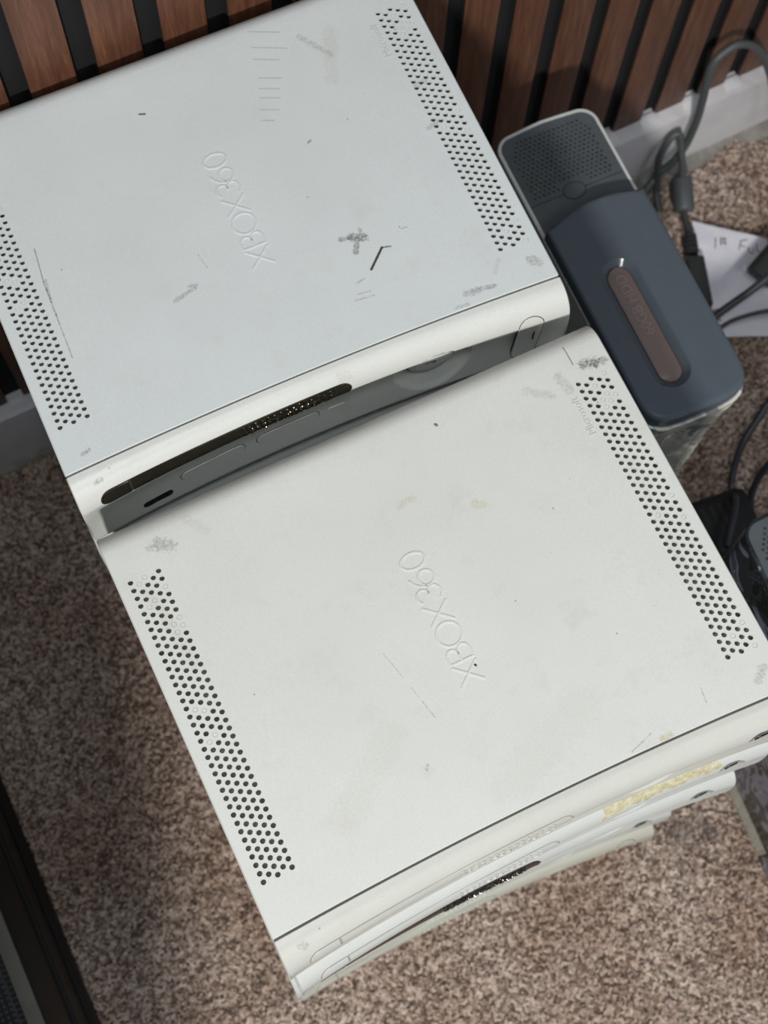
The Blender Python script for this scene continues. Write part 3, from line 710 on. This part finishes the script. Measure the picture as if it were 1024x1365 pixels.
# upright consoles: local left end turned up
def upright(x_right, y_seam, z_top, yaw): return Matrix.Translation(V(x_right, y_seam, z_top)) @ Matrix.Rotation(yaw, 4, 'Z') @ Matrix.Rotation(math.pi / 2, 4, 'Y')
ZT = -FLOOR + W + 1.2
cc = console('white console standing upright with a grey hard drive clipped on its top end', upright(460.5, 226, ZT, -.018), 'pale', M['camo_light'], 'plain', M['camo_light'], caps=True, feet=False)
cd = console('upright console in a glossy dark camouflage skin at the right edge', upright(468, -119, ZT, -.075), 'camo', M['camo'], 'plain', M['camo'], caps=True, feet=False)
for c_ in (cc,):     # grey oval release button and seam on the end cap
    b = B(); r = 24
    for off, rx, rz, xx in ((0, 7.2, 5.6, -.35),):
        ring = [(1.0 + xx + .0, 178 + rx * .9 * math.cos(a), -H / 2 - 2 + rx * 1.15 * math.sin(a)) for a in np.linspace(0, 2 * math.pi, r, endpoint=False)]
        ring0 = [(1.1, y, z) for x, y, z in ring]
        b.add(ring + ring0, [tuple(range(r))] + [(i, (i + 1) % r, r + (i + 1) % r, r + i) for i in range(r)])
    put('release_button', b.mesh('release_button', M['cap_grey'], True, 40), c_)
    g = B(); g.tube([(.95, 178 + 6.9 * math.cos(a), -H / 2 - 2 + 8.7 * math.sin(a)) for a in np.linspace(0, 2 * math.pi, 33)], .35, 5, cap=False)
    for z0, z1 in ((-3.4, -H / 2 + 6.6), (-H / 2 - 10.6, -H + 3.4)): g.box((.98, 178, (z0 + z1) / 2), (.3, .6, abs(z1 - z0)))
    put('cap_seam', g.mesh('cap_seam', M['gap']), c_)

# ------------------------------------------------------------------ hard drive on the upright console
def hard_drive():
    t = thing('hard_drive', 'dark grey hard drive with brown oval label on top of the upright white console', 'hard drive', Matrix.Translation(V(377.5 + 41.5, 226, ZT)) @ Matrix.Rotation(-.018, 4, 'Z'))
    # plan outline, local: x across (-41.5..41.5), y along from seam (-20) to the back (~160)
    o = []
    for a in np.linspace(0, math.pi, 48):      # rounded front end
        cx_, sy_ = math.cos(a), math.sin(a); o.append((41.2 * math.copysign(abs(cx_) ** .5, cx_), 12 - 29.8 * abs(sy_) ** .62))
    o = [(max(-41.2, min(41.2, x)), y) for x, y in o]
    left = [(-41.2, y) for y in np.linspace(18, 140, 12)]
    back = [(-41.2 + 82.4 * i / 16, 150 + 11.5 * math.sin(math.pi * (.08 + .84 * i / 16)) - 2 + (3.0 * i / 16)) for i in range(17)]
    right = [(41.2, y) for y in np.linspace(142, 18, 12)]
    out = o + left + back + right
    n = len(out); P = [Vector(p) for p in out]
    def off(d):
        R = []
        for i in range(n):
            a, c = P[i - 1], P[(i + 1) % n]; tt = (c - a).normalized(); R.append(P[i] - Vector((tt.y, -tt.x)) * -d * (1))
        return R
    area2 = sum(P[i - 1].x * P[i].y - P[i].x * P[i - 1].y for i in range(n)); sg = 1 if area2 > 0 else -1
    def inn(d): 
        R = []
        for i in range(n):
            a, c = P[i - 1], P[(i + 1) % n]; tt = (c - a).normalized(); R.append(P[i] + Vector((-tt.y, tt.x)) * d * sg)
        return R
    Z = 15.2
    def crown(x): return -1.4 * (x / 41) ** 2
    rings = [[(p.x, p.y, 0) for p in inn(.6)], [(p.x, p.y, .6) for p in inn(0)], [(p.x, p.y, Z - 4.2 + crown(p.x)) for p in inn(0)], [(p.x, p.y, Z - 1.7 + crown(p.x)) for p in inn(.7)], [(p.x, p.y, Z - .4 + crown(p.x)) for p in inn(2.2)], [(p.x, p.y, Z + crown(p.x)) for p in inn(4.2)]]
    b = B(); vs = [p for r in rings for p in r]; fs = []
    for i in range(len(rings) - 1):
        for j in range(n):
            q = (i * n + j, i * n + (j + 1) % n, (i + 1) * n + (j + 1) % n, (i + 1) * n + j); fs.append(q if sg > 0 else q[::-1])
    b.add(vs, fs)
    # top sheet with the recessed well
    def well(hw, y0, y1, m=14): return [(hw * math.cos(a) + 0, y1 - hw + hw * math.sin(a)) for a in np.linspace(0, math.pi, m)] + [(-hw, y) for y in np.linspace(y1 - hw, y0 + hw, 12)[1:-1]] + [(hw * math.cos(a), y0 + hw + hw * math.sin(a)) for a in np.linspace(math.pi, 2 * math.pi, m)] + [(hw, y) for y in np.linspace(y0 + hw, y1 - hw, 12)[1:-1]]
    WX, Y0, Y1 = -8.5, 4.0, 111.0
    wo = [(x + WX, y) for x, y in well(14.5, Y0, Y1)]; wi = [(x + WX, y) for x, y in well(9.4, Y0 + 5, Y1 - 5)]; m = len(wo)
    pts = inn(4.2) + [Vector(p) for p in wo] + [Vector((x, y)) for x in np.arange(-34, 36, 5) for y in np.arange(-10, 156, 8) if not (abs(x - WX) < 16.5 and Y0 - 3 < y < Y1 + 3)]
    ed = [(i, (i + 1) % n) for i in range(n)] + [(n + i, n + (i + 1) % m) for i in range(m)]
    vo, eo, fo, *_ = delaunay_2d_cdt(pts, ed, [], 1, 1e-4)
    keep = []
    for f in fo:
        cx = sum(vo[i].x for i in f) / 3 - WX; cy = sum(vo[i].y for i in f) / 3; yy = min(max(cy, Y0 + 14.5), Y1 - 14.5)
        if math.hypot(cx, cy - yy) < 14.35: continue
        keep.append(tuple(f))
    b.add([(p.x, p.y, Z + crown(p.x)) for p in vo], keep)
    vs = [(x, y, Z + crown(x)) for x, y in wo] + [(WX + (x - WX) * .975, y, Z - .5 + crown(x)) for x, y in wo] + [(x, y, Z - 4.6) for x, y in wi] + [(x, y, Z - 6) for x, y in wi]
    fs = [(k * m + i, (k + 1) * m + i, (k + 1) * m + (i + 1) % m, k * m + (i + 1) % m)[::-1] for k in range(3) for i in range(m)]
    b.add(vs, [f[::-1] for f in fs])
    put('drive_case', b.mesh('drive_case', M['hdd'], True, 28), t)
    c = B(); wi2 = [(x + WX, y) for x, y in well(8.9, Y0 + 5.5, Y1 - 5.5)]; cy = (Y0 + Y1) / 2
    def zz(x, y): return Z - 3.6 + .5 * (1 - ((x - WX) / 9) ** 2)
    vs = [(x, y, Z - 6) for x, y in wi2] + [(x, y, Z - 4.2) for x, y in wi2] + [(WX + (x - WX) * .9, cy + (y - cy) * .99, zz(x, y)) for x, y in wi2] + [(WX, y, Z - 3.1) for x, y in wi2]
    m2 = len(wi2); fs = [(k * m2 + i, k * m2 + (i + 1) % m2, (k + 1) * m2 + (i + 1) % m2, (k + 1) * m2 + i) for k in range(3) for i in range(m2)]
    c.add(vs, fs); ins = put('release_slide', c.mesh('release_slide', M['hdd_insert'], True, 40), t, label='brown oval slide lettered 60GB HDD')
    tx = put('drive_lettering', text_mesh('drive_lettering', '60GB HDD', 11.5, .12, M['hdd_text']), ins); tx.matrix_local = Matrix.Translation(((WX + 3.9) / 1000, (Y0 + 44) / 1000, (Z - 2.98) / 1000)) @ Matrix.Rotation(math.pi / 2, 4, 'Z') @ Matrix.Diagonal((.92, 1, 1, 1))
    return t
hard_drive()

# ------------------------------------------------------------------ cables and small things
def one(name, b, mats, label, cat, smooth=True, sharp=40, z=0, group=None):
    o = put(name, b.mesh(name, mats, smooth, sharp)); o.location = (0, 0, FLOOR / 1000); tag(o, label, cat, group); return o
cable = thing('power_cable', 'thick grey cable looping up against the baseboard behind the hard drive', 'cable', Matrix.Translation((0, 0, FLOOR / 1000)))
b = B(); b.tube(spline([(560, 478, -511), (580, 492, -508), (594, 500, -498), (610, 507, -490), (623, 508, -480), (632, 509, -457), (634, 509.5, -418), (631, 509.5, -380), (628, 512, -330), (641, 514, -316), (656, 514, -316), (679, 514, -340), (706, 512, -392), (730, 502, -460), (742, 480, -508), (730, 440, -512)], 8), 3.7, 14)
put('cord', b.mesh('cord', M['cable_grey']), cable)
b = B(); b.tube(spline([(600, 480, -512), (604, 496, -505), (606, 503, -490), (606, 510, -465), (612, 513, -444), (619, 514, -436), (623, 512, -438), (625, 507, -452), (626, 500, -468), (627, 494, -486), (624, 484, -491)], 8), 3.4, 14)
put('cord', b.mesh('cord', M['cable_grey']), cable)
def bead(p0, p1, r):
    p0, p1 = Vector(p0), Vector(p1); d = (p1 - p0); L = d.length; d /= L; q = [0, .03, .07, .12, .88, .93, .97, 1]; rr = [.45, .85, .96, 1, 1, .96, .85, .45]
    b = B(); b.tube([p0 + d * L * t for t in q], [r * k for k in rr], 24); return b
put('ferrite_bead', bead((628, 496, -492), (617, 465, -501), 10.4).mesh('ferrite_bead', M['cable_grey'], True, 50), cable)
b = B(); b.tube(spline([(617, 465, -502), (614, 452, -505), (611, 440, -506)], 5), 3.4, 12); put('cord', b.mesh('cord', M['plug']), cable)
b = B(); d = Vector((-10, -22, 0)).normalized()
for i in range(4):
    p = Vector((612, 443, -506)) + d * (i * 4.6); b.tube([p, p + d * 3.0], [6.4 + i * .3, 6.7 + i * .3], 14); b.tube([p + d * 3.0, p + d * 4.6], [4.5, 4.5], 10)
put('strain_relief', b.mesh('strain_relief', M['plug']), cable)
b = B(); b.box((596, 397, -505.5), (17, 50, 14), Matrix.Rotation(-.33, 3, 'Z'), bev=2.5); put('plug', b.mesh('plug', M['plug']), cable)

b = B(); b.tube(spline([(540, 325, -502), (556, 340, -485), (578, 350, -478), (602, 354, -470), (616, 355, -462), (642, 360, -452), (680, 372, -440)], 8), 3.6, 14)
one('black_cable', b, M['cable_black'], 'thicker straight black cable crossing the paper sheet from the drive', 'cable')
b = B(); b.tube(spline([(540, 322, -506), (558, 333, -482), (580, 339, -476), (600, 339, -473), (630, 332, -471), (670, 318, -480)], 8), 2.1, 12)
one('black_cable', b, M['cable_black'], 'thin black cable curving below the thicker one over the paper sheet', 'cable')
b = B(); b.tube(spline([(640, 268, -440), (600, 262, -440), (574, 252, -443), (555, 241, -450), (536, 229, -460), (521, 212, -475), (512, 196, -480), (502, 186, -450), (488, 170, -440), (470, 150, -440)], 8), 3.2, 12)
one('black_cable', b, M['cable_black'], 'upper black cable sweeping down to the dark gap beside the front stack', 'cable')
b = B(); b.tube(spline([(640, 210, -440), (590, 206, -440), (553, 203, -442), (536, 197, -460), (526, 186, -480), (526, 172, -500), (534, 160, -509), (548, 150, -512)], 8), 3.2, 12)
one('black_cable', b, M['cable_black'], 'lower black cable curling behind the camouflage console', 'cable')

plug = thing('cable_connector', 'black flat connector lying over the handwritten paper at the right edge', 'connector', Matrix.Translation((0, 0, FLOOR / 1000)))
Rp = Matrix.Rotation(.42, 3, 'Z')
b = B(); b.box((668, 383, -499), (44, 30, 13), Rp, bev=2); put('shell', b.mesh('shell', M['plug']), plug)
b = B(); b.box((690, 399.5, -499), (24, 24, 10), Rp, bev=2); b.tube(spline([(700, 404, -499), (720, 412, -505), (750, 420, -512)], 6), 3, 10); put('grip', b.mesh('grip', M['cable_black']), plug)

# paper sheet
def paper():
    TL, TR, BR, BL_ = Vector((625, 459)), Vector((742, 352)), Vector((706, 286)), Vector((583, 345)); n = 22; vs = []; fs = []
    for i in range(n + 1):
        for j in range(n + 1):
            u, v = i / n, j / n; p = (TL * (1 - u) + TR * u) * (1 - v) + (BL_ * (1 - u) + BR * u) * v
            z = -514.0 + 3.0 * math.sin(u * 5 + v * 3) ** 2 + 3.5 * math.exp(-((u - .45 - v * .2) / .12) ** 2) + 1.5 * math.sin(v * 7)
            vs.append((p.x, p.y, max(z, -514.5)))
    for i in range(n):
        for j in range(n): a = i * (n + 1) + j; fs.append((a, a + 1, a + n + 2, a + n + 1))
    k = len(vs); vs2 = vs + [(x, y, z - .25) for x, y, z in vs]; fs = [f[::-1] for f in fs] and fs
    per = [i * (n + 1) for i in range(n + 1)] + [n * (n + 1) + j for j in range(1, n + 1)] + [i * (n + 1) + n for i in range(n - 1, -1, -1)] + [j for j in range(n - 1, 0, -1)]
    allf = fs + [tuple(q + k for q in f)[::-1] for f in fs] + [(per[i], per[(i + 1) % len(per)], per[(i + 1) % len(per)] + k, per[i] + k) for i in range(len(per))]
    b = B(); b.add(vs2, allf)
    return b.mesh('paper_sheet', M['paper'], True, 60)
pr = thing('paper_sheet', 'crumpled white sheet of paper with pencilled writing on the carpet', 'paper', Matrix.Translation((0, 0, FLOOR / 1000)))
sheet = put('sheet', paper(), pr)
def paper_z(x, y):     # same surface, sampled by ray against the sheet
    ok, loc, nn, ii = sheet.ray_cast(Vector((x / 1000, y / 1000, 0)), Vector((0, 0, -1))); return loc.z * 1000 + .15 if ok else -508
INKPTS = [('one', [[(635.3, 432.3, 0),(629.4, 422.4, 0)]]),('hash sign', [[(640.6, 430.6, 0),(635.7, 423.0, 0)], [(643.2, 429.3, 0),(639.7, 421.2, 0)], [(638.2, 428.6, 0),(643.7, 426.6, 0)], [(636.3, 425.2, 0),(642.1, 423.1, 0)]]),('letter F', [[(655.3, 418.9, 0),(649.0, 411.3, 0)], [(654.7, 419.1, 0),(661.7, 417.3, 0)], [(652.0, 415.5, 0),(656.0, 412.0, 0)]]),('letter u', [[(658.4, 410.4, 0),(656.7, 404.9, 0),(659.3, 402.6, 0),(662.8, 407.0, 0)]]),('letter L', [[(667.4, 409.8, 0),(663.9, 403.0, 0),(666.1, 400.6, 0)]])]
for name, sts in INKPTS:
    b = B()
    for st in sts:
        st = [Vector(p) for p in st]; q = []
        for i in range(len(st) - 1):
            for k in range(6): q.append(st[i].lerp(st[i + 1], k / 6))
        q.append(st[-1]); b.tube([(p.x, p.y, paper_z(p.x, p.y)) for p in q], .45, 5)
    put('handwriting', b.mesh('handwriting', M['ink']), pr, label='pencilled ' + name)
b = B(); b.tube(spline([(598, 378, -503), (594, 370, -500), (588, 366, -499), (584, 360, -500), (590, 356, -501)], 5), 1.0, 6); b.tube(spline([(600, 362, -500), (590, 363, -498), (580, 358, -502)], 5), .8, 6); b.tube(spline([(592, 376, -502), (590, 362, -498), (594, 352, -502)], 5), .8, 6)
one('twist_tie', b, M['gold'], 'golden twist tie beside the grey plug', 'twist tie')

# power brick lost in the shade between the two upright consoles
brick = thing('power_brick', 'black power supply brick in the dark gap beside the front stack', 'power supply', Matrix.Translation(V(470, 168, -FLOOR)) @ Matrix.Rotation(-.1, 4, 'Z'))
b = B(); b.box((0, 0, 32), (92, 66, 62), bev=9); put('case', b.mesh('case', M['black']), brick)
b = B()
for i in range(7): b.box((-24 + i * 8, 0, 63.1), (3.2, 46, .5))
put('vent_rib', b.mesh('vent_rib', M['black'], False), brick)

# crumpled clear film on the carpet
def film():
    bm = bmesh.new(); bmesh.ops.create_icosphere(bm, subdivisions=4, radius=1); rn = random.Random(4); ph = [rn.uniform(0, 6) for _ in range(6)]
    b = B(); vs = []
    for v in bm.verts:
        x, y, z = v.co; k = 1 + .16 * math.sin(7 * x + ph[0]) * math.sin(6 * y + ph[1]) + .13 * math.sin(11 * x - 9 * y + ph[2]) + .09 * math.sin(15 * z + 8 * x + ph[3])
        vs.append((20 * x * k, 9 * y * k, max(0, 2.2 + 3.6 * z * k)))
    bm.verts.index_update(); b.add(vs, [tuple(v.index for v in f.verts) for f in bm.faces]); bm.free(); return b
fo_ = one('plastic_scrap', film(), M['film'], 'crumpled clear plastic scrap glinting on the carpet by the front stack', 'plastic scrap', True, 180)
fo_.matrix_world = Matrix.Translation(V(346, -48, -FLOOR + .6)) @ Matrix.Rotation(-.5, 4, 'Z')

# black storage case at the lower left
case = thing('storage_case', 'black case with a grey trim strip and toothed mesh top, lower left corner', 'case', Matrix.Translation(V(0, 0, -FLOOR)))
HT = 228
b = B(); b.box((-207, 95, HT / 2), (82, 710, HT), bev=3); put('case_body', b.mesh('case_body', M['black']), case)
b = B(); b.box((-430, -15, 534), (360, 930, 1068), bev=4); put('unseen_shade_block', b.mesh('unseen_shade_block', M['black']), case)  # tall block out of view, added to shade the carpet on the left
b = B(); b.box((-164.6, 95, 122), (3.4, 706, 8), bev=1); b.box((-164.8, 95, 30), (3, 706, 40), bev=1); put('side_rib', b.mesh('side_rib', M['black_dull']), case)
b = B(); b.box((-172.5, 95, HT + .8), (10.5, 706, 2.2), bev=.6); put('trim_strip', b.mesh('trim_strip', M['grey_trim']), case, label='dull grey trim strip')
b = B()
for i in range(176): b.box((-179.3, -255 + i * 4.0, HT + 1.4), (3.4, 2.2, 2.6))
o = put('tooth_row', b.mesh('tooth_row', M['black_dull'], False), case); o['kind'] = 'stuff'
b = B()
for i in range(15): b.box((-186 - i * 4, 95, HT + .6), (1.4, 700, 1.4))
for i in range(175): b.box((-214, -253 + i * 4, HT + .6), (62, 1.2, 1.2))
o = put('mesh_top', b.mesh('mesh_top', M['black_dull'], False), case); o['kind'] = 'stuff'
